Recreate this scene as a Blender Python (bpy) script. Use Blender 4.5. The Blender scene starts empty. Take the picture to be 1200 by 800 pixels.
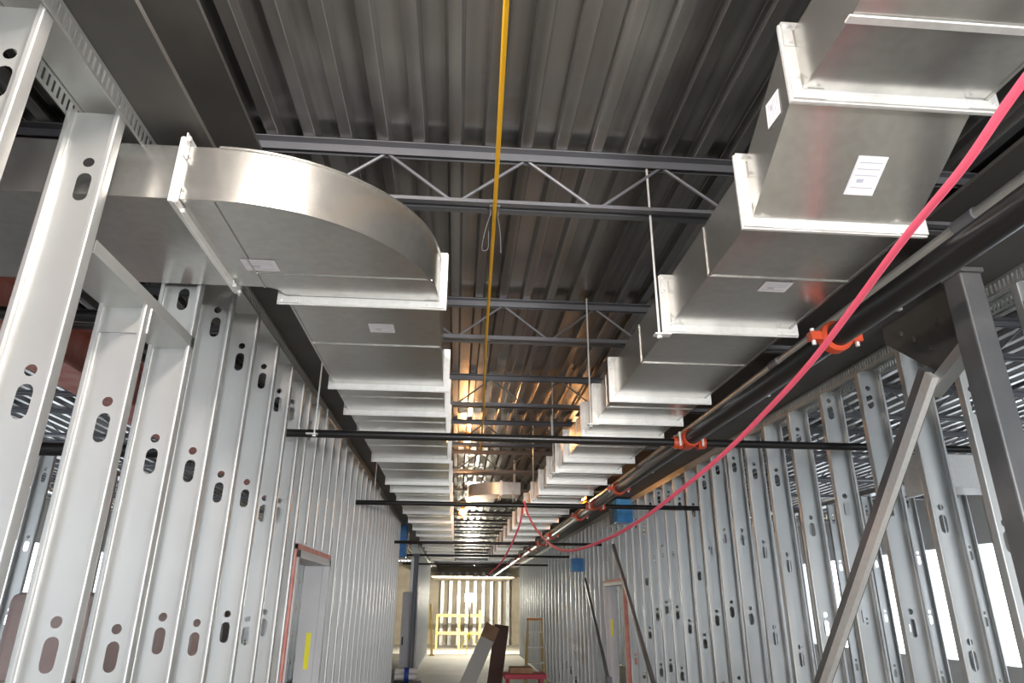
import bpy, bmesh, math, random
from mathutils import Matrix, Vector
random.seed(7)
S = bpy.context.scene
C = S.collection
H = 1.8                                   # camera height; rel() heights below are above it

# ---------------------------------------------------------------- camera
cam = bpy.data.cameras.new('camera'); cam.sensor_width = 36; cam.lens = 790/1200*36
cam.clip_start = .02; cam.clip_end = 300
co = bpy.data.objects.new('camera', cam); C.objects.link(co)
R = Matrix(((.99693, -.03473, -.07009), (-.07760, -.36000, -.92972), (.00706, .93231, -.36159)))
q = R.to_quaternion()
co.matrix_world = Matrix.Translation((0, 0, H)) @ q.to_matrix().to_4x4()
S.camera = co

# ---------------------------------------------------------------- world + exposure
w = bpy.data.worlds.new('overcast_sky'); S.world = w; w.use_nodes = True
bg = w.node_tree.nodes['Background']; bg.inputs[0].default_value = (.86, .93, 1, 1); bg.inputs[1].default_value = 2.6
S.view_settings.view_transform = 'Standard'; S.view_settings.look = 'None'
S.view_settings.gamma = 1; S.view_settings.use_curve_mapping = False
S.view_settings.exposure = 0.62

# ---------------------------------------------------------------- materials
def mat(name, col, rough=.5, metal=0., spangle=0., sscale=40., bump=0., emit=None, var=None):
    m = bpy.data.materials.new(name); m.use_nodes = True
    nt = m.node_tree; b = nt.nodes['Principled BSDF']
    b.inputs['Base Color'].default_value = (*col, 1); b.inputs['Roughness'].default_value = rough
    b.inputs['Metallic'].default_value = metal
    if emit:
        b.inputs['Emission Color'].default_value = (*emit[0], 1); b.inputs['Emission Strength'].default_value = emit[1]
    if spangle or bump or var:
        tc = nt.nodes.new('ShaderNodeTexCoord')
        if spangle:
            v = nt.nodes.new('ShaderNodeTexVoronoi'); v.inputs['Scale'].default_value = sscale
            nt.links.new(tc.outputs['Object'], v.inputs['Vector'])
            sep = nt.nodes.new('ShaderNodeSeparateColor'); nt.links.new(v.outputs['Color'], sep.inputs[0])
            n = nt.nodes.new('ShaderNodeTexNoise'); n.inputs['Scale'].default_value = 3.5; n.inputs['Detail'].default_value = 4
            nt.links.new(tc.outputs['Object'], n.inputs['Vector'])
            ad = nt.nodes.new('ShaderNodeMath'); ad.operation = 'ADD'
            nt.links.new(sep.outputs[0], ad.inputs[0]); nt.links.new(n.outputs[0], ad.inputs[1])
            mr = nt.nodes.new('ShaderNodeMapRange'); mr.inputs[1].default_value = .2; mr.inputs[2].default_value = 1.5
            mr.inputs[3].default_value = 1-spangle; mr.inputs[4].default_value = 1+spangle*.6
            nt.links.new(ad.outputs[0], mr.inputs[0])
            mx = nt.nodes.new('ShaderNodeMix'); mx.data_type = 'RGBA'; mx.blend_type = 'MULTIPLY'; mx.inputs[0].default_value = 1
            mx.inputs[6].default_value = (*col, 1); nt.links.new(mr.outputs[0], mx.inputs[7])
            nt.links.new(mx.outputs[2], b.inputs['Base Color'])
            mr2 = nt.nodes.new('ShaderNodeMapRange'); mr2.inputs[3].default_value = rough-.03; mr2.inputs[4].default_value = rough+.04
            nt.links.new(sep.outputs[1], mr2.inputs[0]); nt.links.new(mr2.outputs[0], b.inputs['Roughness'])
        if var:
            n = nt.nodes.new('ShaderNodeTexNoise'); n.inputs['Scale'].default_value = var[1]; n.inputs['Detail'].default_value = 6
            nt.links.new(tc.outputs['Object'], n.inputs['Vector'])
            mx = nt.nodes.new('ShaderNodeMix'); mx.data_type = 'RGBA'
            mx.inputs[6].default_value = (*col, 1); mx.inputs[7].default_value = (*var[0], 1)
            rp = nt.nodes.new('ShaderNodeMapRange'); rp.inputs[1].default_value = .35; rp.inputs[2].default_value = .65
            nt.links.new(n.outputs[0], rp.inputs[0]); nt.links.new(rp.outputs[0], mx.inputs[0])
            nt.links.new(mx.outputs[2], b.inputs['Base Color'])
        if bump:
            n = nt.nodes.new('ShaderNodeTexNoise'); n.inputs['Scale'].default_value = 9; n.inputs['Detail'].default_value = 3
            nt.links.new(tc.outputs['Object'], n.inputs['Vector'])
            bp = nt.nodes.new('ShaderNodeBump'); bp.inputs['Strength'].default_value = bump; bp.inputs['Distance'].default_value = .01
            nt.links.new(n.outputs[0], bp.inputs['Height']); nt.links.new(bp.outputs[0], b.inputs['Normal'])
    return m

M = {
 'stud': mat('galvanised_stud', (.57, .585, .59), .42, .72, 0, 4, 0, None, ((.62, .63, .628), 2.5)),
 'track': mat('galvanised_track', (.58, .59, .58), .42, .75, 0, 4, 0, None, ((.64, .65, .64), 6)),
 'duct': mat('galvanised_duct', (.575, .57, .55), .27, .9, 0, 4, 0, None, ((.635, .63, .605), 35)),
 'flange': mat('zinc_flange', (.86, .86, .85), .38, .45, 0, 4, 0, None, ((.93, .93, .92), 40)),
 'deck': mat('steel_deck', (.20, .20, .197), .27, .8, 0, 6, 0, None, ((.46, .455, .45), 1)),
 'joist': mat('grey_primer', (.17, .175, .195), .45, .3),
 'beam': mat('dark_primer', (.068, .066, .063), .6, .1, 0, 40, 0, None, ((.09, .087, .083), 4)),
 'column': mat('column_grey', (.155, .16, .17), .42, .4, 0, 40, 0, None, ((.20, .20, .21), 5)),
 'pipe': mat('black_pipe', (.018, .017, .018), .28, .2),
 'coupling': mat('coupling_red', (.62, .075, .025), .45),
 'hose': mat('red_hose', (.95, .13, .22), .42),
 'yellow': mat('yellow_cable', (.86, .46, .015), .45),
 'paper': mat('paper', (.82, .81, .86), .7),
 'ink': mat('ink', (.50, .50, .60), .7),
 'sticker': mat('yellow_sticker', (.85, .78, .03), .6),
 'frame': mat('door_frame_grey', (.50, .50, .52), .5, .1, 0, 4, 0, None, ((.56, .56, .58), 3)),
 'primer': mat('red_primer', (.62, .21, .17), .6, 0, 0, 4, 0, None, ((.72, .36, .32), 8)),
 'endboard': mat('end_boarding', (.44, .38, .29), .7, 0, 0, 4, 0, None, ((.52, .47, .38), 3)),
 'pinkbatt': mat('pink_insulation', (.80, .66, .64), .9, 0, 0, 4, .2, None, ((.74, .58, .56), 5)),
 'concrete': mat('concrete', (.46, .44, .39), .75, 0, 0, 4, .1, None, ((.56, .54, .49), 1.2)),
 'drywall': mat('drywall', (.74, .74, .73), .85, 0, 0, 4, 0, None, ((.66, .66, .65), .8)),
 'wood': mat('yellow_wood', (.78, .58, .22), .6, 0, 0, 4, 0, None, ((.68, .48, .16), 6)),
 'brown': mat('brown_board', (.42, .25, .15), .7, 0, 0, 4, 0, None, ((.5, .32, .2), 7)),
 'darkbrown': mat('dark_board', (.16, .10, .085), .7),
 'blue': mat('blue_film', (.03, .20, .62), .3, 0, 0, 4, .5, None, ((.06, .32, .75), 6)),
 'black': mat('black_plastic', (.03, .03, .032), .5),
 'cartred': mat('cart_red', (.65, .07, .12), .5),
 'white': mat('white_plastic', (.85, .85, .84), .45),
 'bluetape': mat('blue_tape', (.02, .08, .45), .5),
 'orange': mat('orange_plastic', (.8, .28, .03), .5),
 'bulb': mat('bulb_glow', (1, .7, .4), .4, 0, 0, 4, 0, ((1, .42, .12), 90)),
 'fill_lens': mat('fill_lens', (1, 1, .97), .3, 0, 0, 4, 0, ((1, .97, .92), 20)),
 'lens': mat('work_light_lens', (1, 1, .95), .3, 0, 0, 4, 0, ((1, .95, .8), 400)),
}

nt = M['deck'].node_tree  # tone bands across the flutes paint in the sheets' uneven reflections
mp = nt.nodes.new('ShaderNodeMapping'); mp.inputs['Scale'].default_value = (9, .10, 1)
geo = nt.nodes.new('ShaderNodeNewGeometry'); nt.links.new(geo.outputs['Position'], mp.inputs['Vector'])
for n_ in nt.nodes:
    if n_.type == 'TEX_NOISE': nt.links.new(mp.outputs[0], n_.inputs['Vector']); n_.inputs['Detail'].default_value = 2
# ---------------------------------------------------------------- mesh helpers
class MB:
    def __init__(s): s.v = []; s.f = []
    def add(s, vs, fs):
        o = len(s.v); s.v += [tuple(v) for v in vs]; s.f += [tuple(i+o for i in f) for f in fs]; return s
    def box(s, x0, x1, y0, y1, z0, z1):
        vs = [(x, y, z) for x in (x0, x1) for y in (y0, y1) for z in (z0, z1)]
        return s.add(vs, [(0, 1, 3, 2), (4, 6, 7, 5), (0, 4, 5, 1), (2, 3, 7, 6), (0, 2, 6, 4), (1, 5, 7, 3)])
    def bar(s, a, b, wx, wy, up=(0, 0, 1)):
        """rectangular bar from a to b; wx across, wy along the 'up' side"""
        a = Vector(a); b = Vector(b); d = (b-a).normalized(); u = Vector(up)
        r = d.cross(u)
        if r.length < 1e-4: r = d.cross(Vector((1, 0, 0)))
        r.normalize(); u = r.cross(d).normalized()
        vs = [p+r*sx*wx/2+u*sy*wy/2 for p in (a, b) for sx, sy in ((-1, -1), (1, -1), (1, 1), (-1, 1))]
        return s.add(vs, [(0, 3, 2, 1), (4, 5, 6, 7), (0, 1, 5, 4), (1, 2, 6, 5), (2, 3, 7, 6), (3, 0, 4, 7)])
    def tube(s, pts, r, n=12, cap=True):
        pts = [Vector(p) for p in pts]; o = len(s.v); k = len(pts)
        d0 = (pts[1]-pts[0]).normalized()
        ref = Vector((0, 0, 1)) if abs(d0.z) < .9 else Vector((1, 0, 0))
        u = d0.cross(ref).normalized()
        for i, p in enumerate(pts):
            d = (pts[min(i+1, k-1)]-pts[max(i-1, 0)]).normalized()
            u = (u-d*u.dot(d)).normalized(); v = d.cross(u)
            rr = r[i] if isinstance(r, (list, tuple)) else r
            for j in range(n):
                a = 2*math.pi*j/n; s.v.append(tuple(p+(u*math.cos(a)+v*math.sin(a))*rr))
        for i in range(k-1):
            for j in range(n):
                a = o+i*n+j; b = o+i*n+(j+1) % n; s.f.append((a, b, b+n, a+n))
        if cap:
            s.f.append(tuple(o+j for j in range(n))[::-1]); s.f.append(tuple(o+(k-1)*n+j for j in range(n)))
        return s
    def mesh(s, name):
        me = bpy.data.meshes.new(name); me.from_pydata(s.v, [], s.f); me.update(); return me
    def build(s, name, m, parent=None, smooth=False, loc=(0, 0, 0), bevel=0):
        me = s.mesh(name); o = link(name, me, m, parent, loc)
        if smooth: shade(me)
        if bevel:
            b = o.modifiers.new('bevel', 'BEVEL'); b.width = bevel; b.segments = 2; b.limit_method = 'ANGLE'
        return o
def shade(me, ang=40):
    me.polygons.foreach_set('use_smooth', [True]*len(me.polygons))
    try: me.set_sharp_from_angle(angle=math.radians(ang))
    except Exception: pass
def link(name, me, m=None, parent=None, loc=(0, 0, 0)):
    o = bpy.data.objects.new(name, me); C.objects.link(o); o.location = loc
    if m and not me.materials: me.materials.append(M[m] if isinstance(m, str) else m)
    if parent: o.parent = parent
    return o
def tag(o, label, cat, group=None):
    o['label'] = label; o['category'] = cat
    if group: o['group'] = group
    return o
def thing(name, label, cat, loc=(0, 0, 0), group=None):
    o = bpy.data.objects.new(name, None); C.objects.link(o); o.location = loc; o.empty_display_size = .1
    return tag(o, label, cat, group)
def struct(o, label=None, cat=None):
    o['kind'] = 'structure'
    if label: o['label'] = label
    if cat: o['category'] = cat
    return o
def sroot(name, label, cat):
    o = bpy.data.objects.new(name, None); C.objects.link(o); o.empty_display_size = .1
    return struct(o, label, cat)
def rel(z): return z+H

Y0, Y1 = -13.0, 34.0
XL, XR = -7.5, 8.5
# ================================================================ setting: floor, deck, outer walls
fl = MB().box(XL, XR, Y0, Y1, -.15, 0).build('floor', 'concrete')
struct(fl, 'bare pale concrete floor slab of the corridor', 'floor')

ceil = sroot('ceiling', 'dark grey corrugated steel roof deck above the joists', 'ceiling')
zd = rel(1.822); P = .1524; hgt = .045
panel = MB()
prof = []
for i in range(6):
    b0 = i*P
    prof += [(b0, hgt), (b0+.078, hgt), (b0+.081, hgt-.003), (b0+.090, .003), (b0+.093, 0), (b0+.138, 0), (b0+.141, .003), (b0+.1494, hgt-.003)]
prof += [(6*P, hgt), (6*P, hgt+.004)]
L = Y1-Y0
for (x, z) in prof: panel.v += [(x, 0, z), (x, L, z)]
for i in range(len(prof)-1): panel.f.append((2*i, 2*i+1, 2*i+3, 2*i+2))
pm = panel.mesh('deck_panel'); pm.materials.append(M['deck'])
x = XL
while x < XR:
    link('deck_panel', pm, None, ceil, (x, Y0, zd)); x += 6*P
slab = MB().box(XL, XR+.4, Y0, Y1, zd+.06, zd+.2).build('roof_slab', 'concrete', ceil)

# outer walls of the side rooms: sheathing with a band of open window holes
def outer(name, x0, x1, label):
    r = sroot(name, label, 'wall')
    MB().box(x0, x1, Y0, Y1, 0, .95).build('sill_wall', 'drywall', r)
    MB().box(x0, x1, Y0, Y1, 2.75, zd).build('head_wall', 'drywall', r)
    y = Y0
    while y < Y1:
        MB().box(x0, x1, y, y+(.7 if y < 17 else 3.0), .95, 2.75).build('pier', 'drywall', r); y += 3.0
    return r
outer('wall_left_outer', XL-.15, XL, 'white sheathed outer wall of the room beyond the left studs')
outer('wall_right_outer', XR, XR+.15, 'white sheathed outer wall of the room beyond the right studs')
fe = MB().box(XL, XR, Y1, Y1+.15, 0, zd).build('wall_end', 'endboard')
struct(fe, 'pale wall closing the far end of the corridor', 'wall')

# ================================================================ studs
def hole_loops(zs, xc):
    out = []
    for z in zs:
        rr = .016
        out.append([(xc+rr*math.cos(a), z+.072+rr*math.sin(a)) for a in [2*math.pi*i/12 for i in range(12)]])
        w2, h2 = .020, .040
        pts = []
        for i in range(7):
            a = math.pi*i/6; pts.append((xc+w2*math.cos(a), z-.01+h2-w2+.006+w2*math.sin(a)*1.0))
        for i in range(7):
            a = math.pi+math.pi*i/6; pts.append((xc+w2*math.cos(a), z-.01-h2+w2-.006+w2*math.sin(a)))
        out.append(pts)
    return out
def stud_mesh(z0, z1, sx, zs, width=.15, fl=.041):
    """C stud: web in the XZ plane at y=0, open side to -y; corridor flange at x=0, body to sx*width"""
    bm = bmesh.new(); edges = []
    def loop(pts):
        vs = [bm.verts.new((x, 0, z)) for x, z in pts]
        for i in range(len(vs)): edges.append(bm.edges.new((vs[i], vs[(i+1) % len(vs)])))
    rb = .005
    loop([(sx*rb, z0), (sx*(width-rb), z0), (sx*(width-rb), z1), (sx*rb, z1)])
    for h in hole_loops([z for z in zs if z0+.1 < z < z1-.1], sx*width/2): loop(h)
    bmesh.ops.triangle_fill(bm, use_beauty=True, use_dissolve=False, edges=edges, normal=(0, -1, 0))
    me = bpy.data.meshes.new('stud'); bm.to_mesh(me); bm.free()
    mb = MB(); mb.v = [tuple(v.co) for v in me.vertices]; mb.f = [tuple(p.vertices) for p in me.polygons]
    for x, q_ in ((0, 1), (sx*width, -1)):                               # rounded bend, flange, bend, return lip
        pr = [(rb*(1-math.sin(math.pi/2*i/4)), -rb*(1-math.cos(math.pi/2*i/4))) for i in range(5)]
        pr += [(rb*(1-math.cos(math.pi/2*i/4)), -fl+rb-rb*math.sin(math.pi/2*i/4)) for i in range(5)]+[(.014, -fl)]
        o_ = len(mb.v)
        for px, py in pr: mb.v += [(x+sx*q_*px, py, z0), (x+sx*q_*px, py, z1)]
        for i in range(len(pr)-1): mb.f.append((o_+2*i, o_+2*i+1, o_+2*i+3, o_+2*i+2))
    me2 = mb.mesh('stud'); shade(me2, 60); me2.materials.append(M['stud']); bpy.data.meshes.remove(me); return me2
ZT = rel(1.375)                                                       # top of studs / under the beam
HZ = [.45, 1.06, 1.67, 2.30, 2.93]
# ---- left wall
XW = -1.02
wl = sroot('wall_left', 'left corridor wall of bare galvanised metal studs, not yet boarded', 'wall')
full = stud_mesh(.002, ZT-.03, -1, HZ)
full2 = stud_mesh(.002, ZT-.03, -1, [z-.03 for z in HZ])
short = stud_mesh(.002, rel(.885), -1, HZ)
left_y = [-.2, .18, .56, .94, 1.329, 1.711, 2.103, 2.473, 2.83, 3.203, 3.60, 3.963, 4.299, 4.52, 5.80]
y = 6.16
while y < 12.9: left_y.append(y); y += .375
for i, y in enumerate(left_y):
    me = short if abs(y-2.103) < .01 else (full, full2)[i % 2]
    link('stud', me, None, wl, (XW, y, 0))
for y in (4.85, 5.15, 5.48):                                            # cripple studs above the door head
    if y == 4.85: crip = stud_mesh(rel(.36), ZT-.03, -1, [2.93])
    link('cripple_stud', crip, None, wl, (XW, y, 0))
def slotted_leg(xp, ya, yb, zt, sx, name, parent, slots_to):
    m = MB(); t = .0016
    x0, x1 = min(xp, xp+sx*t), max(xp, xp+sx*t)
    hb, ht = zt-.066, zt
    m.box(x0, x1, ya, yb, hb, hb+.012); m.box(x0, x1, ya, yb, ht-.014, ht)
    y = ya
    while y < slots_to: m.box(x0, x1, y, y+.014, hb+.012, ht-.014); y += .0254
    m.box(x0, x1, y, yb, hb+.012, ht-.014)
    return m.build(name, 'track', parent)
def track(parent, xf, sx, ya, yb, zt, slots):
    slotted_leg(xf+sx*(-.003), ya, yb, zt, -sx, 'slotted_track_leg', parent, slots)
    slotted_leg(xf+sx*.153, ya, yb, zt, sx, 'slotted_track_leg', parent, slots)
    MB().box(min(xf, xf+sx*.15), max(xf, xf+sx*.15), ya, yb, zt-.0016, zt).build('track_web', 'track', parent)
    m = MB()
    m.box(min(xf, xf+sx*.15), max(xf, xf+sx*.15), ya, yb, .0, .002)
    for xx in (xf-sx*.002, xf+sx*.152): m.box(xx-.001, xx+.001, ya, yb, 0, .04)
    return m
m = track(wl, XW, -1, Y0, 12.95, ZT, 6.0); m.build('bottom_track', 'track', wl)
# sill and jamb pieces framing the branch duct opening
m = MB(); m.box(XW-.15, XW, 1.715, 2.47, rel(.885), rel(.888)); m.box(XW-.002, XW, 1.715, 2.47, rel(.888), rel(.925)); m.box(XW-.152, XW-.15, 1.715, 2.47, rel(.888), rel(.925))
m.build('sill_track', 'track', wl)
m = MB(); m.box(XW-.155, XW+.003, 2.095, 2.10, rel(.80), rel(.885)); m.build('clip_plate', 'track', wl)
# ---- right wall
XQ = 2.38
wr = sroot('wall_right', 'right corridor wall of bare galvanised metal studs, not yet boarded', 'wall')
rv = [stud_mesh(.002, ZT-.03, 1, [z+d for z in HZ]) for d in (0, -.10, .08, -.22, .03)]
right_y = [.5, .9, 1.3, 1.7, 2.12, 2.50, 2.95, 3.341, 3.749, 4.194, 4.665, 5.088, 5.473, 5.881, 6.286, 6.676, 7.061, 7.50]
y = 7.88
while y < 27:
    if not 10.05 < y < 11.4: right_y.append(y)
    y += .40 if y < 14 else .6
for i, y in enumerate(right_y): link('stud', rv[(i*3) % 5], None, wr, (XQ, y, 0))
crip = stud_mesh(rel(.36), ZT-.03, 1, [2.93])
for y in (10.3, 10.7, 11.1): link('cripple_stud', crip, None, wr, (XQ, y, 0))
m = track(wr, XQ, 1, Y0, 27.2, ZT, 7.0); m.build('bottom_track', 'track', wr)
MB().box(XQ-.004, XQ+.156, Y0, 2.45, rel(1.18), rel(1.22)).build('header_track', 'track', wr)

# ---- further stud partitions beyond
def partition(name, x, sx, ya, yb, step, label, boards=()):
    r = sroot(name, label, 'wall')
    y = ya; i = 0
    while y < yb: link('stud', (rv if sx > 0 else [full, full2])[i % 2], None, r, (x, y, 0)); y += step; i += 1
    m = MB(); m.box(min(x, x+sx*.15), max(x, x+sx*.15), ya-.1, yb, 0, .04); m.build('bottom_track', 'track', r)
    m = MB(); m.box(min(x, x+sx*.15), max(x, x+sx*.15), ya-.1, yb, ZT-.05, ZT); m.build('top_track', 'track', r)
    for a, b, z0, z1 in boards:
        MB().box(x+sx*.152, x+sx*.168, a, b, z0, z1).build('drywall_sheet', 'drywall', r)
    return r
partition('wall_left_room', -3.9, -1, -2, 20, .42, 'stud partition with some white board in the left side room',
          [(-2, .3, .05, 2.4), (1.55, 2.75, .05, 2.45), (3.98, 6.4, .05, 2.45), (8.9, 14, .05, 2.45)])
partition('wall_right_room', 5.2, 1, 1, 26, .42, 'stud partition with some white board in the right side room',
          [(1.5, 3.0, .05, 2.4), (5.4, 6.6, 1.9, 3.0), (12.6, 20, .05, 2.45)])

# cross stub walls at the far intersection on the left
sw = sroot('wall_far_stub', 'short return of metal studs at the far left corridor opening', 'wall')
for i in range(5):
    o = link('stud', full, None, sw, (-1.0, 18.0+i*.4, 0))
for i in range(14): link('stud', full, None, sw, (-1.02, 20.2+i*.6, 0))
MB().box(-1.18, -1.0, 17.95, 28.5, ZT-.06, ZT).build('top_track', 'track', sw)
MB().box(-1.18, -1.0, 17.95, 28.5, 0, .04).build('bottom_track', 'track', sw)

# ================================================================ door frames
def door_frame(name, x, sx, ya, yb, label):
    """pressed steel frame in a stud wall; near jamb at ya, far jamb at yb"""
    r = sroot(name, label, 'door')
    zt = rel(.31); d = .19; x0 = x-sx*.02
    def bx(nm, a, b, z0, z1, mt, off=0, dd=d): 
        xa, xb = x0+off*sx, x0+off*sx+sx*dd
        return MB().box(min(xa, xb), max(xa, xb), a, b, z0, z1)
    for k, (a, b) in enumerate(((ya, ya+.05), (yb-.05, yb))):
        j = bx('jamb', a, b, 0, zt, 'frame').build('jamb', 'frame', r, bevel=.003)
        s = bx('', (b if k == 0 else a-.016), (b+.016 if k == 0 else a), 0, zt-.05, 'frame', .05, .08).build('door_stop', 'frame', j)
    bx('', ya, yb, zt-.05, zt, 'frame').build('head', 'frame', r, bevel=.003)
    # red primed edges of the rough buck next to the near jamb
    bx('', ya-.035, ya-.001, 0, zt+.03, 'primer', .01, .16).build('buck', 'primer', r)
    bx('', ya-.035, yb+.03, zt+.001, zt+.035, 'primer', .01, .16).build('buck_head', 'primer', r)
    # yellow label on the far jamb face
    xa = x0+sx*.085
    MB().box(min(xa, xa+sx*.035), max(xa, xa+sx*.035), yb-.0685, yb-.0662, rel(-.47), rel(-.22)).build('yellow_label', 'sticker', r)
    return r
door_frame('door_1', XW, -1, 4.56, 5.74, 'grey steel door frame with red edge and yellow label in left wall')
door_frame('door_2', XQ, 1, 10.06, 11.4, 'grey steel door frame with red edge and yellow label in right wall')

# ================================================================ steel: beams, column, joists
def w_beam(name, label, xa, xb, zb, zt, ya, yb, cat='beam', mt='beam', group=None):
    t = thing(name, label, cat, ((xa+xb)/2, ya, zb), group); hw = (xb-xa)/2; L = yb-ya; h = zt-zb
    MB().box(-hw, hw, 0, L, 0, .018).build('bottom_flange', mt, t)
    MB().box(-hw, hw, 0, L, h-.018, h).build('top_flange', mt, t)
    MB().box(-.006, .006, 0, L, .018, h-.018).build('web', mt, t)
    return t
w_beam('steel_beam', 'dark steel beam running above the left stud wall', -1.24, -.84, ZT+.003, rel(1.70), Y0, Y1)
w_beam('steel_beam', 'dark steel beam running above the right stud wall', 2.13, 2.53, ZT+.003, rel(1.70), Y0, Y1)
w_beam('red_steel_beam', 'red primed steel beam in the room beyond the left studs', -2.75, -2.45, rel(1.36), rel(1.70), Y0, 16, mt='primer')

# column at the right with a bolted gusset and diagonal brace
t = thing('steel_column', 'dark grey square steel column standing in front of the right studs', 'column', (2.20, 2.51, 0))
MB().box(-.07, .03, -.05, .06, .02, ZT-.02).build('shaft', 'column', t, bevel=.008)
MB().box(-.07, .035, -.06, .07, ZT-.02, ZT).build('cap_plate', 'column', t)
MB().box(-.11, .11, -.12, .12, 0, .02).build('base_plate', 'column', t)
g = MB(); gp = [(.08, ZT-.01), (.62, ZT-.01), (.62, ZT-.10), (.30, ZT-.36), (.08, ZT-.36)]
g.add([(-.008, y, z) for y, z in gp]+[(.008, y, z) for y, z in gp], [(0, 1, 2, 3, 4), (9, 8, 7, 6, 5)]+[(i, 5+i, 5+(i+1) % 5, (i+1) % 5) for i in range(5)])
go = g.build('gusset_plate', 'beam', t)
for yy, zz in ((.40, ZT-.16), (.30, ZT-.24), (.48, ZT-.10), (.22, ZT-.14)):
    MB().tube([(-.022, yy, zz), (.02, yy, zz)], .014, 6).build('bolt', 'beam', go)

t = thing('diagonal_brace', 'long diagonal steel brace leaning across the right studs', 'brace', (2.17, 5.62, 0))
A = Vector((0, 0, .02)); B = Vector((0, -2.80, rel(1.03)))
MB().bar(A, B, .075, .060, (0, 1, 1)).build('brace_web', 'column', t, bevel=.004)
off = Vector((0, 0, 0)); dirv = (B-A).normalized(); nrm = Vector((0, dirv.z, -dirv.y))
n1 = nrm if nrm.y < 0 else -nrm
o1 = n1*-.062
MB().bar(A+n1*.058+Vector((-.03, 0, 0)), B+n1*.058+Vector((-.03, 0, 0)), .03, .056, (0, 1, 1)).build('brace_flange', 'flange', t)
MB().bar(B+Vector((.02, .05, -.10)), B+Vector((.02, -.30, .05)), .07, .05, (0, 1, 1)).build('end_shoe', 'stud', t)
MB().box(-.06, .06, -.06, .06, 0, .012).build('foot_plate', 'column', t)

for (ya, za, yb, zb, lab) in ((8.45, -.95, 10.35, .82, 'thin dark diagonal strut across right studs by the door frame'),
                              (11.1, -1.05, 12.8, .42, 'farther thin dark diagonal strut past the right door frame')):
    t = thing('diagonal_strut', lab, 'brace', (2.32, ya, rel(za)))
    MB().bar((0, 0, 0), (0, yb-ya, zb-za), .04, .05, (0, 1, 1)).build('strut_bar', 'joist', t)
    MB().bar((-.01, .03, 0), (-.01, yb-ya+.03, zb-za), .02, .02, (0, 1, 1)).build('strut_lip', 'stud', t)
    MB().box(-.03, .05, -.04, .04, -rel(za), .03).build('foot_post', 'joist', t)

# ---- open web joists
zt = 1.7805; D = .235
def joist_parts(xa, xb):
    top = MB(); bot = MB()
    for s in (-1, 1):
        y = s*.011
        top.box(xa, xb, min(y, y+s*.042), max(y, y+s*.042), .0, .005) if False else None
        top.box(xa, xb, min(y, y+s*.040), max(y, y+s*.040), .035, .040); top.box(xa, xb, min(y, y+s*.004), max(y, y+s*.004), 0, .040)
        b0 = -D
        bot.box(xa, xb, min(y, y+s*.032), max(y, y+s*.032), b0, b0+.005); bot.box(xa, xb, min(y, y+s*.004), max(y, y+s*.004), b0, b0+.034)
    t = top.mesh('top_chord'); b = bot.mesh('bottom_chord')
    d1 = MB().tube([(0, 0, .015), (.30, 0, -D+.015)], .0075, 8).mesh('web_bar'); d2 = MB().tube([(0, 0, -D+.015), (.30, 0, .015)], .0075, 8).mesh('web_bar')
    for me in (t, b, d1, d2): me.materials.append(M['joist'])
    return t, b, d1, d2
def joist_set(xa, xb, ys, labels, group):
    t, b, d1, d2 = joist_parts(xa, xb)
    for y, lab in zip(ys, labels):
        j = thing('bar_joist', lab, 'joist', (0, y, rel(zt)), group)
        link('top_chord', t, None, j); link('bottom_chord', b, None, j)
        x = xa+.06; k = 0
        while x+.3 < xb: link('web_bar', (d1, d2)[k % 2], None, j, (x, 0, 0)); x += .3; k += 1
ORD = ['first', 'second', 'third', 'fourth', 'fifth', 'sixth', 'seventh', 'eighth', 'ninth', 'tenth', 'eleventh', 'twelfth', 'thirteenth',
       'fourteenth', 'fifteenth', 'sixteenth', 'seventeenth', 'eighteenth', 'nineteenth', 'twentieth', 'twenty-first']
jy = [2.44+1.54*i for i in range(21)]
joist_set(-1.02, 2.34, jy, ['open-web grey steel joist over the corridor, %s one from the camera' % ORD[i] for i in range(len(jy))], 'joists across the corridor')
sy = [.9+1.54*i for i in range(9)]
joist_set(-6.8, -1.26, sy, ['grey open-web joist above the left side room, %s one from the camera' % ORD[i] for i in range(9)], 'joists over the left room')
joist_set(2.56, 7.8, sy, ['grey open-web joist above the right side room, %s one from the camera' % ORD[i] for i in range(9)], 'joists over the right room')

# ================================================================ ducts
def ring_flange(w_, h_, t=.022, lip=.030):
    m = MB(); m.box(-lip, w_+lip, -t/2, t/2, -lip, 0); m.box(-lip, w_+lip, -t/2, t/2, h_, h_+lip)
    m.box(-lip, 0, -t/2, t/2, 0, h_); m.box(w_, w_+lip, -t/2, t/2, 0, h_)
    m.box(-lip-.003, w_+lip+.003, -.004, .004, -lip-.003, -lip); m.box(-lip-.003, -lip, -.004, .004, -lip, h_+lip); m.box(w_+lip, w_+lip+.003, -.004, .004, -lip, h_+lip)
    me = m.mesh('flange'); me.materials.append(M['flange']); return me
def corner_mesh():
    m = MB(); m.box(-.03, .055, -.0148, -.0112, -.03, -.004); m.box(-.03, -.004, -.0148, -.0112, -.004, .05)
    for x, z in ((-.017, -.017), (.04, -.017), (-.017, .036)): m.tube([(x, -.021, z), (x, -.014, z)], .007, 6)
    me = m.mesh('corner_bracket'); me.materials.append(M['flange']); return me
CM = corner_mesh()
def add_flange(root, me, loc, w_, h_, rotz=0, corners=True):
    f = link('flange', me, None, root, loc); f.rotation_euler.z = rotz
    if corners:
        for (x, z, sx, sz) in ((0, 0, 1, 1), (w_, 0, -1, 1), (0, h_, 1, -1), (w_, h_, -1, -1)):
            c = link('corner_bracket', CM, None, f, (x, 0, z)); c.scale = (sx, 1, sz)
    return f
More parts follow.
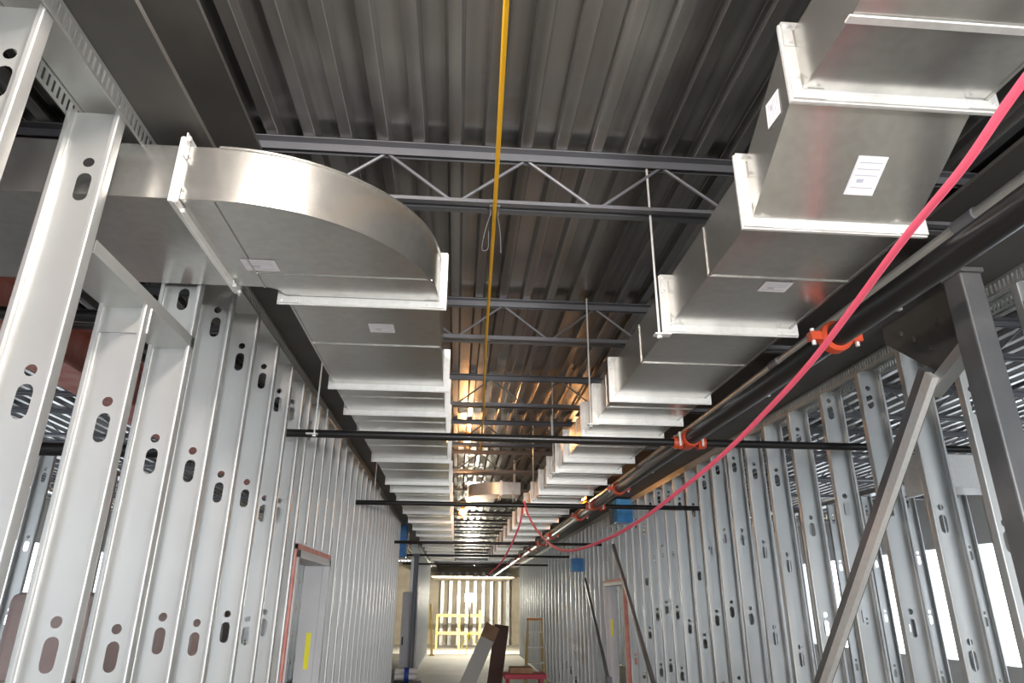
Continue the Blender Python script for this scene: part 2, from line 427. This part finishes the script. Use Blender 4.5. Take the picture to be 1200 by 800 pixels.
def duct_box(root, x0, x1, ya, yb, z0, z1, z0b=None, z1b=None, cap0=False):
    """hollow straight section along y (a may sit at other heights than b)"""
    z0b = z0 if z0b is None else z0b; z1b = z1 if z1b is None else z1b
    m = MB()
    a = [(x0, ya, z0), (x1, ya, z0), (x1, ya, z1), (x0, ya, z1)]; b = [(x0, yb, z0b), (x1, yb, z0b), (x1, yb, z1b), (x0, yb, z1b)]
    m.add(a+b, [(0, 1, 5, 4), (1, 2, 6, 5), (2, 3, 7, 6), (3, 0, 4, 7)])
    if yb-ya > .45:                                                   # raised seam across and along the sheet
        ym = ya+(yb-ya)*.45; m.box(x0-.002, x1+.002, ym-.004, ym+.004, z0-.004, z0); m.box(x0-.004, x0, ym-.004, ym+.004, z0, z1)
    m.box(x0-.003, x0+.006, ya, yb, z0-.003, z0+.003) if z0 == z0b else None
    m.box(x1-.006, x1+.003, ya, yb, z0-.003, z0+.003) if z0 == z0b else None
    return m.build('duct_section', 'duct', root)
def sheet_label(parent, loc, wx, wy, rot=(0, 0, 0), skew=0):
    p = MB(); p.add([(-wx/2-skew, -wy/2, 0), (wx/2-skew, -wy/2, 0), (wx/2+skew, wy/2, 0), (-wx/2+skew, wy/2, 0)], [(0, 1, 2, 3)])
    p.add([(v[0], v[1], -.0012) for v in p.v[:4]], [(3, 2, 1, 0)])
    o = p.build('paper_label', 'paper', parent, loc=loc); o.rotation_euler = rot
    k = MB()
    for i in range(5):
        yy = wy*(.30-.16*i); ww = wx*(.25 if i == 1 else .38)
        k.box(-ww+skew*2*yy/wy, (ww if i != 1 else -.02*wx)+skew*2*yy/wy, yy-.0012*(6 if i == 1 else 1), yy+.0012*(2.5 if i == 1 else 1), -.0018, -.0013)
    q_ = k.build('printed_lines', 'ink', parent, loc=loc); q_.rotation_euler = rot
    return o

# ---- left duct run with elbow and branch
ld = thing('supply_duct', 'galvanised rectangular duct run on the left with curved elbow into wall', 'duct', (0, 0, 0))
lx0, lx1, lz0, lz1 = -.715, -.112, rel(1.132), rel(1.322)
LF = ring_flange(lx1-lx0, lz1-lz0)
lys = [2.505, 3.65, 4.20, 4.80, 5.72, 6.90, 7.42, 8.25, 9.3, 10.4, 11.5, 12.6, 13.8, 15.0, 16.2, 17.4, 18.6, 20.0]
for i, y in enumerate(lys):
    add_flange(ld, LF, (lx0, y, lz0), lx1-lx0, lz1-lz0, corners=i < 7)
    if i+1 < len(lys):
        s = duct_box(ld, lx0, lx1, y, lys[i+1], lz0, lz1)
        if i == 0: sheet_label(s, (-.368, 2.80, lz0-.001), .11, .10)
# elbow
cx, cy, ri, ro = -.785, 2.49, .07, .673
e = MB(); n = 24
for i in range(n+1):
    a = -math.pi/2*i/n; c, s_ = math.cos(a), math.sin(a)
    for r_, z in ((ri, lz0), (ro, lz0), (ro, lz1), (ri, lz1)): e.v.append((cx+r_*c, cy+r_*s_, z))
for i in range(n):
    for k in range(4):
        a = i*4+k; b = i*4+(k+1) % 4; e.f.append((a, b, b+4, a+4))
for zz in (lz0-.003, lz1-.003):                                           # rolled edge seams on the heel
    o = len(e.v)
    for i in range(n+1):
        a = -math.pi/2*i/n; c, s_ = math.cos(a), math.sin(a)
        for r_, z in ((ro-.004, zz), (ro+.005, zz), (ro+.005, zz+.007), (ro-.004, zz+.007)): e.v.append((cx+r_*c, cy+r_*s_, z))
    for i in range(n):
        for k in range(4): a = o+i*4+k; b = o+i*4+(k+1) % 4; e.f.append((a, b, b+4, a+4))
e.box(-.80, -.13, 2.30, 2.306, lz0-.003, lz0)
el = e.build('elbow', 'duct', ld, smooth=True)
sheet_label(el, (-.745, 2.235, lz0-.001), .12, .085)
by0, by1 = cy-ro, cy-ri
BF = ring_flange(by1-by0, lz1-lz0, .018, .020)
def branch_box(xa, xb):
    m = MB(); a = [(xa, by0, lz0), (xa, by1, lz0), (xa, by1, lz1), (xa, by0, lz1)]; b = [(xb, y, z) for _, y, z in a]
    m.add(a+b, [(0, 1, 5, 4), (1, 2, 6, 5), (2, 3, 7, 6), (3, 0, 4, 7)])
    m.box(xb+.11, xb+.116, by0, by1, lz0-.004, lz0)
    return m.build('duct_section', 'duct', ld)
branch_box(-.785, -.89) ; branch_box(-.89, -2.35); branch_box(-2.35, -3.85)
for xx in (-.89, -2.35): add_flange(ld, BF, (xx, by0, lz0), by1-by0, lz1-lz0, rotz=math.pi/2)

# ---- right duct run
rd = thing('supply_duct', 'galvanised rectangular duct run on the right stepping up near the camera', 'duct', (0, 0, 0))
rx0, rx1, rz0, rz1 = .815, 1.305, rel(1.037), rel(1.225)
RF = ring_flange(rx1-rx0, rz1-rz0)
rys = [1.63, 2.43, 3.42, 3.90, 4.30, 5.08, 5.52, 6.10, 6.75, 7.50, 8.3, 9.2, 10.1, 11.1, 12.1, 13.2, 14.3, 15.5, 16.7, 18.0]
dz = .185
for i, y in enumerate(rys):
    add_flange(rd, RF, (rx0, y, rz0), rx1-rx0, rz1-rz0, corners=i < 7)
    if i+1 < len(rys):
        s = duct_box(rd, rx0, rx1, y, rys[i+1], rz0, rz1)
        if i == 0: sheet_label(s, (1.075, 2.05, rz0-.001), .10, .075)
add_flange(rd, RF, (rx0+.02, 1.315, rz0+dz), rx1-rx0, rz1-rz0)
s = duct_box(rd, rx0, rx1, 1.315, 1.63, rz0+dz, rz1+dz, rz0, rz1)
pl = sheet_label(s, (1.095, 1.50, rz0+.076), .085, .115, (-math.atan2(dz, .315), 0, 0), .0)
sheet_label(s, (rx0-.001, 1.42, rel(1.255)), .075, .075, (Matrix.Rotation(math.pi/2, 3, 'Y') @ Matrix.Rotation(math.radians(4), 3, 'Z')).to_euler())
duct_box(rd, rx0+.02, rx1+.02, 1.085, 1.315, rz0+dz, rz1+dz)
duct_box(rd, rx0+.02, rx1+.02, .70, 1.085, rz0+dz+.10, rz1+dz+.1, rz0+dz, rz1+dz)
m = MB().box(rx0+.01, rx1+.03, 1.07, 1.09, rz0+dz-.006, rz0+dz); m.build('seam', 'flange', rd)

# small curved branch farther down
t = thing('branch_duct', 'small pale curved duct branch high between the two duct runs', 'duct', (.42, 9.2, rel(1.33)))
e = MB(); n = 14
for i in range(n+1):
    a = math.pi+math.pi/2*i/n; c, s_ = math.cos(a), math.sin(a)
    for r_, z in ((.06, 0), (.42, 0), (.42, .16), (.06, .16)): e.v.append((.12+r_*c, .18+r_*s_, z))
for i in range(n):
    for k in range(4): a = i*4+k; b = i*4+(k+1) % 4; e.f.append((a, b, b+4, a+4))
e.build('curved_section', 'flange', t, smooth=True)
MB().box(-.31, .07, .18, .60, .001, .159).build('duct_section', 'duct', t)
MB().box(.12, .38, -.24, .12, 0, .16).build('collar', 'duct', t)
MB().box(.11, .14, -.26, .14, -.02, .18).build('flange', 'flange', t)
MB().box(.30, .33, -.06, -.03, .16, .49).build('strap', 'track', t)

# duct in the right side room
t = thing('side_room_duct', 'pale duct crossing the room behind the right studs', 'duct', (3.7, 5.0, rel(.86)))
MB().box(0, 1.3, 0, .35, 0, .26).build('duct_section', 'flange', t, bevel=.004)
for k in range(2): MB().box(k*1.2-.02, k*1.2+.02, -.03, .38, -.03, .29).build('flange', 'flange', t)
MB().tube([(.65, .17, .26), (.65, .17, 1.7-.86+.1)], .006, 8).build('hanger_rod', 'track', t)

# ---- hanger rods
HR = [(.772, 2.44, .985, 1.83), (.772, 3.90, .985, 1.83), (.765, 5.52, .985, 1.83), (.765, 7.06, .985, 1.83)]
nm = ['beside the right duct below the first joist', 'beside the right duct below the second joist', 'beside the right duct below the third joist', 'beside the right duct below the fourth joist']
def hanger(x, y, za, zb, lab, sx):
    t = thing('hanger_rod', lab, 'hanger', (x, y, rel(za)), 'duct hanger rods')
    MB().tube([(0, 0, 0), (0, 0, zb-za)], .005, 8).build('rod', 'flange', t)
    MB().box(-.02 if sx > 0 else -.045, .045 if sx > 0 else .02, -.018, .018, .012, .018).build('bracket', 'flange', t)
    MB().tube([(0, 0, .0), (0, 0, .011)], .011, 6).build('nut', 'flange', t)
for (x, y, a, b), s_ in zip(HR, nm): hanger(x, y, a, b, 'thin steel hanger rod '+s_, 1)
hanger(-.86, 3.955, .9, 1.379, 'thin steel hanger rod between the left beam and sprinkler pipe', -1)
hanger(-.86, 7.02, .9, 1.379, 'farther thin steel hanger rod at the left end of a sprinkler pipe', -1)

# ================================================================ sprinkler pipes
mx, mz = 1.395, rel(.945)
t = thing('sprinkler_main', 'thick black sprinkler main pipe running along the right duct', 'pipe', (mx, 0, mz))
MB().tube([(0, -1.5, 0), (0, 26, 0)], .044, 20).build('pipe', 'pipe', t, smooth=True)
def coupling(y):
    m = MB(); m.tube([(0, y-.028, 0), (0, y-.02, 0), (0, y+.02, 0), (0, y+.028, 0)], [.052, .060, .060, .052], 20)
    for s in (-1, 1): m.box(min(s*.052, s*.10), max(s*.052, s*.10), y-.018, y+.018, -.016, .016)
    o = m.build('coupling', 'coupling', t, smooth=True)
    for s in (-1, 1): MB().tube([(s*.085, y, -.032), (s*.085, y, .032)], .008, 8).build('bolt', 'flange', o)
for y in (2.27, 5.9, 7.9, 10.3, 13.2, 16.2): coupling(y)
cross = [(3.99, .925, -1.06, 3.25, 'near thin black sprinkler cross pipe below both ducts'),
         (6.98, .93, -1.10, 2.5, 'second thin black sprinkler cross pipe, carrying the red hose'),
         (11.6, .92, -1.3, 2.6, 'third thin black sprinkler cross pipe down the corridor'),
         (15.0, .93, -1.4, 2.6, 'fourth thin black sprinkler cross pipe down the corridor'),
         (18.5, .93, -1.4, 2.4, 'farthest thin black sprinkler cross pipe down the corridor')]
for y, z, xa, xb, lab in cross:
    c = thing('sprinkler_branch', lab, 'pipe', (0, y, rel(z)), 'sprinkler cross pipes')
    MB().tube([(xa, 0, 0), (xb, 0, 0)], .0235, 14).build('pipe', 'pipe', c, smooth=True)
    m = MB(); m.tube([(mx, -.07, .02), (mx, -.06, .02), (mx, .06, .02), (mx, .07, .02)], [.05, .056, .056, .05], 18)
    m.tube([(mx-.10, 0, 0), (mx-.05, 0, 0)], [.034, .042], 14); m.tube([(mx+.05, 0, 0), (mx+.10, 0, 0)], [.042, .034], 14)
    o = m.build('tee_coupling', 'coupling', c, smooth=True)
    for sx_ in (-1, 1):
        for sy_ in (-1, 1): MB().tube([(mx+sx_*.07, sy_*.05, -.03), (mx+sx_*.07, sy_*.05, .055)], .008, 8).build('bolt', 'flange', o)
    for xx in (-.80, .55):
        MB().tube([(xx-.004, -.004, .023), (xx-.004, -.004, .15)], .004, 6).build('loop_hanger', 'track', c)
# conduits between duct and beam
for x_, z_, r_, lab in ((1.72, 1.245, .020, 'thin galvanised conduit between right duct and beam'), (1.80, 1.235, .036, 'wide galvanised conduit beside the right steel beam')):
    c = thing('conduit', lab, 'conduit', (x_, 0, rel(z_)))
    MB().tube([(0, -1.5, 0), (0, 18, 0)], r_, 14).build('tube', 'track' if r_ < .03 else 'column', c, smooth=True)
    for y in (1.9, 3.4, 6.4, 9.4): MB().tube([(0, y-.05, 0), (0, y+.05, 0)], r_+.006, 14).build('coupling', 'joist', c, smooth=True)
# pipes in the left room
for y, z, lab in ((2.9, 1.18, 'upper black pipe crossing behind the left studs'), (3.1, .62, 'lower black pipe crossing behind the left studs')):
    c = thing('side_room_pipe', lab, 'pipe', (-1.3, y, rel(z)))
    MB().tube([(0, 0, 0), (-2.5, 0, 0)], .03, 12).build('pipe', 'pipe', c, smooth=True)
    MB().tube([(-1.2, 0, 0), (-1.28, 0, 0)], .042, 12).build('coupling', 'coupling', c, smooth=True)
    MB().tube([(-.6, 0, .02), (-.6, 0, 1.79-z)], .005, 6).build('hanger', 'track', c)

# ================================================================ yellow cable and red hose
def catmull(pts, n=8):
    P_ = [Vector(p) for p in pts]; P_ = [P_[0]*2-P_[1]]+P_+[P_[-1]*2-P_[-2]]; out = []
    for i in range(1, len(P_)-2):
        for k in range(n):
            t_ = k/n; a, b, c, d = P_[i-1:i+3]
            out.append(.5*((2*b)+(c-a)*t_+(2*a-5*b+4*c-d)*t_**2+(3*b-a-3*c+d)*t_**3))
    out.append(P_[-2]); return out
yc = thing('yellow_cable', 'yellow cable strung under the joists along the ceiling', 'cable', (0, 0, 0))
pts = [(.06, .7, rel(1.525)), (.081, 1.373, rel(1.53)), (.106, 2.43, rel(1.534)), (.135, 3.98, rel(1.53)), (.171, 5.3, rel(1.525)), (.185, 5.55, rel(1.535)), (.20, 7.0, rel(1.50))]
MB().tube(catmull(pts), .0085, 10).build('cable', 'yellow', yc, smooth=True)
for y in (2.44, 3.98):
    k = MB(); xx = .106 if y < 3 else .135
    k.box(xx-.022, xx+.022, y-.03, y+.03, rel(1.536), rel(1.552)); k.tube([(xx-.016, y, rel(1.51)), (xx-.016, y, rel(1.56))], .003, 6); k.tube([(xx+.016, y, rel(1.51)), (xx+.016, y, rel(1.56))], .003, 6)
    k.build('clamp', 'joist', yc)
k = MB().tube(catmull([(.09, 2.47, rel(1.535)), (.07, 2.50, rel(1.47)), (.06, 2.53, rel(1.40)), (.085, 2.53, rel(1.405)), (.085, 2.50, rel(1.47))]), .002, 6); k.build('tie_wire', 'joist', yc)
k = MB().tube(catmull([(.12, 2.47, rel(1.535)), (.135, 2.50, rel(1.46)), (.14, 2.53, rel(1.385))]), .002, 6); k.build('tie_wire', 'joist', yc)

hp = [(1.05, .55, 1.04), (1.056, .95, .944), (1.07, 1.15, .893), (1.088, 1.4, .857), (1.116, 1.7, .804), (1.131, 2.0, .74), (1.134, 2.35, .678), (1.115, 2.75, .601), (1.068, 3.2, .52),
      (1.009, 3.8, .434), (.94, 4.4, .382), (.849, 5.2, .368), (.79, 5.8, .443), (.731, 6.4, .623), (.69, 6.8, .80), (.67, 6.94, .925), (.665, 6.985, .966), (.655, 7.03, .925), (.63, 7.15, .75), (.56, 7.6, .55), (.50, 8.3, .42), (.42, 9.3, .35)]
hc = catmull([(x, y, rel(z)) for x, y, z in hp])
ho = MB().tube(hc, .0100, 12).build('air_hose', 'hose', None, smooth=True)
tag(ho, 'long drooping pinkish red air hose hung over a sprinkler pipe', 'hose')

# ================================================================ lamps
def pendant(loc, cord, lab, watt, col=(1, .55, .25), size=.05):
    t = thing('pendant_lamp', lab, 'lamp', loc, 'temporary bulbs')
    MB().tube([(0, 0, .09), (0, 0, .09+cord)], .006, 8).build('cord', 'black', t)
    MB().tube([(0, 0, .045), (0, 0, .05), (0, 0, .10)], [.018, .024, .018], 12).build('socket', 'orange', t, smooth=True)
    m = MB(); pts = []; rs = []
    for i in range(9):
        a = math.pi*i/8; pts.append((0, 0, -.04*math.cos(a)+.01)); rs.append(max(.002, .042*math.sin(a)))
    m.tube(pts, rs, 14).build('bulb', 'bulb', t, smooth=True)
    m = MB()
    for k in range(6):
        a = 2*math.pi*k/6; m.tube([(.02*math.cos(a), .02*math.sin(a), .06), (.055*math.cos(a), .055*math.sin(a), .02), (.05*math.cos(a), .05*math.sin(a), -.05), (.0, .0, -.075)], .0018, 5)
    m.build('cage', 'orange', t)
    l = bpy.data.lights.new('bulb_light', 'POINT'); l.energy = watt; l.color = col; l.shadow_soft_size = size
    o = bpy.data.objects.new('bulb_light', l); C.objects.link(o); o.parent = t; o.location = (0, 0, -.0)
pendant((.07, 7.5, rel(1.70)), .03, 'glowing orange bulb close under the deck behind the near cross pipe', 25)
pendant((.058, 9.6, rel(1.16)), .56, 'glowing orange caged bulb hanging on a cord in mid corridor', 18)
pendant((1.62, 8.95, rel(1.30)), .45, 'glowing warm bulb right of the ducts above the main pipe', 15)
pendant((-.42, .62, rel(1.60)), .12, 'caged bulb overhead just in front of the camera position', 95, (1, .93, .85), .09)
pendant((.5, -1.6, rel(1.30)), .42, 'added caged fill bulb hanging unseen behind the camera position', 90, (1, .95, .88), .06)  # unseen bulb, added for extra fill from behind the camera

t = thing('fill_light', 'added white fill light on a tripod, unseen behind the camera position', 'lamp', (1.25, -2.4, 0))  # unseen lamp added as front fill for faces turned to the camera
MB().tube([(0, 0, .5), (0, 0, 1.72)], .02, 10).build('mast', 'black', t)
for k in range(3):
    a = 2*math.pi*k/3+.3; MB().tube([(0, 0, .75), (.5*math.cos(a), .5*math.sin(a), .015)], .015, 8).build('leg', 'sticker', t)
MB().box(-.25, .25, -.12, .0, 1.72, 2.06).build('housing', 'black', t, bevel=.01)
MB().box(-.23, .23, .001, .008, 1.74, 2.04).build('lens', 'fill_lens', t)
l = bpy.data.lights.new('fill_beam', 'AREA'); l.energy = 125; l.shape = 'RECTANGLE'; l.size = .46; l.size_y = .3; l.color = (1, .97, .92)
o = bpy.data.objects.new('fill_beam', l); C.objects.link(o); o.parent = t; o.location = (0, .02, 1.9); o.rotation_euler = (math.radians(100), 0, 0)

t = thing('work_light', 'bright white work light on a tripod at the far corridor end', 'lamp', (.55, 28.0, 0))
MB().tube([(0, 0, .5), (0, 0, 1.85)], .02, 10).build('mast', 'black', t)
for k in range(3):
    a = 2*math.pi*k/3+.3; MB().tube([(0, 0, .75), (.5*math.cos(a), .5*math.sin(a), .015)], .015, 8).build('leg', 'sticker', t)
MB().box(-.2, .2, -.02, .12, 1.84, 2.14).build('housing', 'black', t, bevel=.01)
MB().box(-.18, .18, -.03, -.021, 1.86, 2.12).build('lens', 'lens', t)
l = bpy.data.lights.new('work_light_beam', 'AREA'); l.energy = 2000; l.size = .34; l.color = (1, .93, .78)
o = bpy.data.objects.new('work_light_beam', l); C.objects.link(o); o.parent = t; o.location = (0, -.05, 1.99); o.rotation_euler = (math.radians(90), 0, 0)

l = bpy.data.lights.new('work_light_spill', 'POINT'); l.energy = 28; l.shadow_soft_size = .2; l.color = (1, .9, .68)
o = bpy.data.objects.new('work_light_spill', l); C.objects.link(o); o.parent = t; o.location = (0, .25, 2.05)
# ================================================================ far and small things
def stub(loc, sx, sy, sz, lab):
    t = thing('duct_stub', lab, 'duct', loc)
    m = MB(); m.box(-sx/2, sx/2, 0, sy, -sz/2, sz/2).build('stub_body', 'duct', t)
    m = MB(); m.box(-sx/2-.006, sx/2+.006, -.012, sy*.55, -sz/2-.006, sz/2+.006).build('blue_film', 'blue', t, bevel=.01)
stub((2.275, 9.35, rel(1.20)), .21, .5, .30, 'duct stub wrapped in blue film at the right wall top')
stub((2.27, 13.2, rel(.68)), .22, .4, .22, 'smaller blue wrapped duct stub farther along the right wall')
stub((-1.10, 13.6, rel(1.12)), .22, .5, .62, 'blue wrapped duct stub at the far end of left studs')

t = thing('riser_pipe', 'dark vertical riser pipe at the far left opening', 'pipe', (-.83, 14.6, 0))
MB().tube([(0, 0, 0), (0, 0, rel(.86))], .05, 14).build('pipe', 'joist', t, smooth=True)
MB().tube([(0, 0, rel(.86)), (0, 0, rel(.93))], .065, 14).build('flange', 'joist', t, smooth=True)
t = thing('grey_panel', 'tall grey panel standing upright at the far left opening', 'panel', (-.93, 15.0, 0))
MB().box(-.16, .16, -.02, .02, 0.02, rel(.2)).build('panel_sheet', 'frame', t, bevel=.005)
MB().box(-.13, -.10, -.04, -.02, 1.0, 1.15).build('handle', 'black', t)
MB().box(-.18, .18, -.05, .05, 0, .02).build('base', 'black', t)

t = thing('tool_box', 'black crate on the floor under the white pipe bundle', 'crate', (-.86, 13.6, 0))
MB().box(-.20, .28, -.2, .2, .02, .44).build('crate_body', 'black', t, bevel=.01)
MB().box(-.21, .29, -.21, .21, .44, .47).build('lid', 'black', t, bevel=.005)
MB().box(-.2, .28, -.21, -.2, .2, .23).build('latch', 'joist', t)
t = thing('pipe_bundle', 'white pipe bundle bound with blue tape on the black crate', 'pipes', (-.86, 13.55, .513))
for i, (dy, dz_) in enumerate(((-.06, .05), (.04, .05), (-.01, .135))):
    MB().tube([(-.18, dy, dz_), (.22, dy, dz_)], .05, 14).build('pipe', 'white', t, smooth=True)
MB().tube([(-.01, -.01, .075), (.07, -.01, .075)], .118, 20).build('tape_band', 'bluetape', t, smooth=True)

def lean(name, lab, x, y, len_, wid, th, ang, mt, capm=None):
    t = thing(name, lab, 'board', (x, y, 0))
    a = math.radians(ang); d = Vector((math.sin(a), .30, math.cos(a))); 
    s_ = MB().bar((0, 0, .03), d*len_, wid, th, (0, 1, 0)).build('sheet', mt, t)
    if capm: MB().bar(d*(len_*.78), d*(len_+.01), wid+.008, th+.008, (0, 1, 0)).build('wrapped_end', capm, t)
    return t
lean('leaning_board', 'pale grey board with brown end leaning right in the far corridor', .30, 17.0, 1.42, .34, .05, 25, 'white', 'brown')
lean('leaning_board', 'dark brown board leaning behind the pale board in the far corridor', .95, 17.3, 1.30, .34, .05, 8, 'darkbrown', 'darkbrown')

t = thing('material_cart', 'red flat cart with brown load at the right far corridor', 'cart', (1.32, 14.0, 0))
MB().box(-.38, .40, -.3, .3, .50, .58).build('deck', 'cartred', t, bevel=.008)
for sx_ in (-.3, .32):
    for sy_ in (-.24, .24):
        MB().box(sx_-.02, sx_+.02, sy_-.02, sy_+.02, .12, .5).build('leg', 'cartred', t)
        MB().tube([(sx_, sy_-.02, .06), (sx_, sy_+.02, .06)], .06, 14).build('wheel', 'black', t, smooth=True)
t = MB().box(-.2, .22, -.2, .2, 0, .10).build('brown_carton', 'brown', None, loc=(1.25, 14.0, .582), bevel=.006); tag(t, 'flat brown carton lying on the red cart', 'box')

t = thing('step_ladder', 'yellow step ladder standing near the far right studs', 'ladder', (1.75, 16.0, 0))
for sx_ in (-.2, .2):
    MB().bar((sx_, -.28, 0), (sx_*.75, 0, 1.45), .03, .06, (0, 1, 0)).build('front_rail', 'wood', t)
    MB().bar((sx_, .35, 0), (sx_*.75, .04, 1.45), .03, .04, (0, 1, 0)).build('rear_rail', 'wood', t)
for k in range(4):
    zz = .3+.3*k; MB().box(-.19+.012*k, .19-.012*k, -.26+.055*k, -.17+.055*k, zz, zz+.025).build('step', 'white', t)
MB().box(-.17, .17, -.06, .10, 1.45, 1.49).build('top_cap', 'orange', t)

t = thing('guard_rail', 'yellow timber guard rail across the far corridor end', 'railing', (0, 31.0, 0))
for xx in (-.75, .18, 1.05): MB().box(xx-.045, xx+.045, -.04, .04, 0, 1.5 if xx > 1 else 1.32).build('post', 'wood', t)
for zz in (.55, 1.24): MB().box(-.75, 1.05, -.06, -.04, zz, zz+.11).build('rail', 'wood', t)
t = thing('timber_prop', 'tall leaning yellow timber prop at the far left', 'timber', (-.80, 27.0, 0))
MB().bar((0, 0, 0), (-.12, 0, 1.75), .09, .05, (0, 1, 0)).build('plank', 'wood', t)
MB().box(-.1, .1, -.06, .06, 0, .04).build('foot_block', 'wood', t)
for k, (z_, y_) in enumerate(((1.08, 13.2), (.78, 13.0))):
    t = MB().box(0, .04, 0, 1.1, 0, .16).build('pale_plank', 'wood', None, loc=(2.56, y_, z_)); tag(t, ('upper', 'lower')[k]+' pale plank fixed behind the far right studs', 'plank')

# end wall framing and lowered soffit at the far end
sf = sroot('trim_1', 'lowered pale soffit over the far corridor end', 'soffit')
MB().box(-1.0, 2.36, 29.0, 33.9, rel(.95), rel(1.0)).build('soffit_board', 'endboard', sf)
for i in range(9): link('stud', full, None, wl if False else sw, (-.55+i*.38, 33.6, 0)).rotation_euler.z = 0

# pink insulation bundles in the left side room
k = 0
for i in range(3):
    for j in range(2):
        t = thing('insulation_bundle', ['pink insulation bundle low in the stack behind the left studs', 'pink insulation bundle at mid height behind the left studs', 'pink insulation bundle topping the stack behind the left studs'][i].replace('stack', ('nearer', 'farther')[j]+' stack').replace('at mid height', 'at mid height of the %s stack' % ('nearer', 'farther')[j]), 'insulation', (-3.0, 6.2+j*1.3, .62*i), 'insulation bundles in the left room')
        MB().box(-.3, .3, -.6, .6, .005, .61).build('batts', 'pinkbatt', t, bevel=.06)
        for yy in (-.3, .3): MB().box(-.306, .306, yy-.02, yy+.02, 0.001, .616).build('strap', 'white', t, bevel=.05)

# thin bright wire added to stand in for the lit edge of the right beam
t = thing('beam_edge_glint', 'thin pale wire added as the lit edge of the right beam', 'streak', (2.122, 0, rel(1.372)))
MB().tube([(0, -1.5, 0), (0, 16, 0)], .005, 8).build('streak', 'flange', t)
for y in (2.9, 4.4, 5.9, 7.4): MB().box(-.008, .03, y-.01, y+.01, -.008, .008).build('clip', 'flange', t)
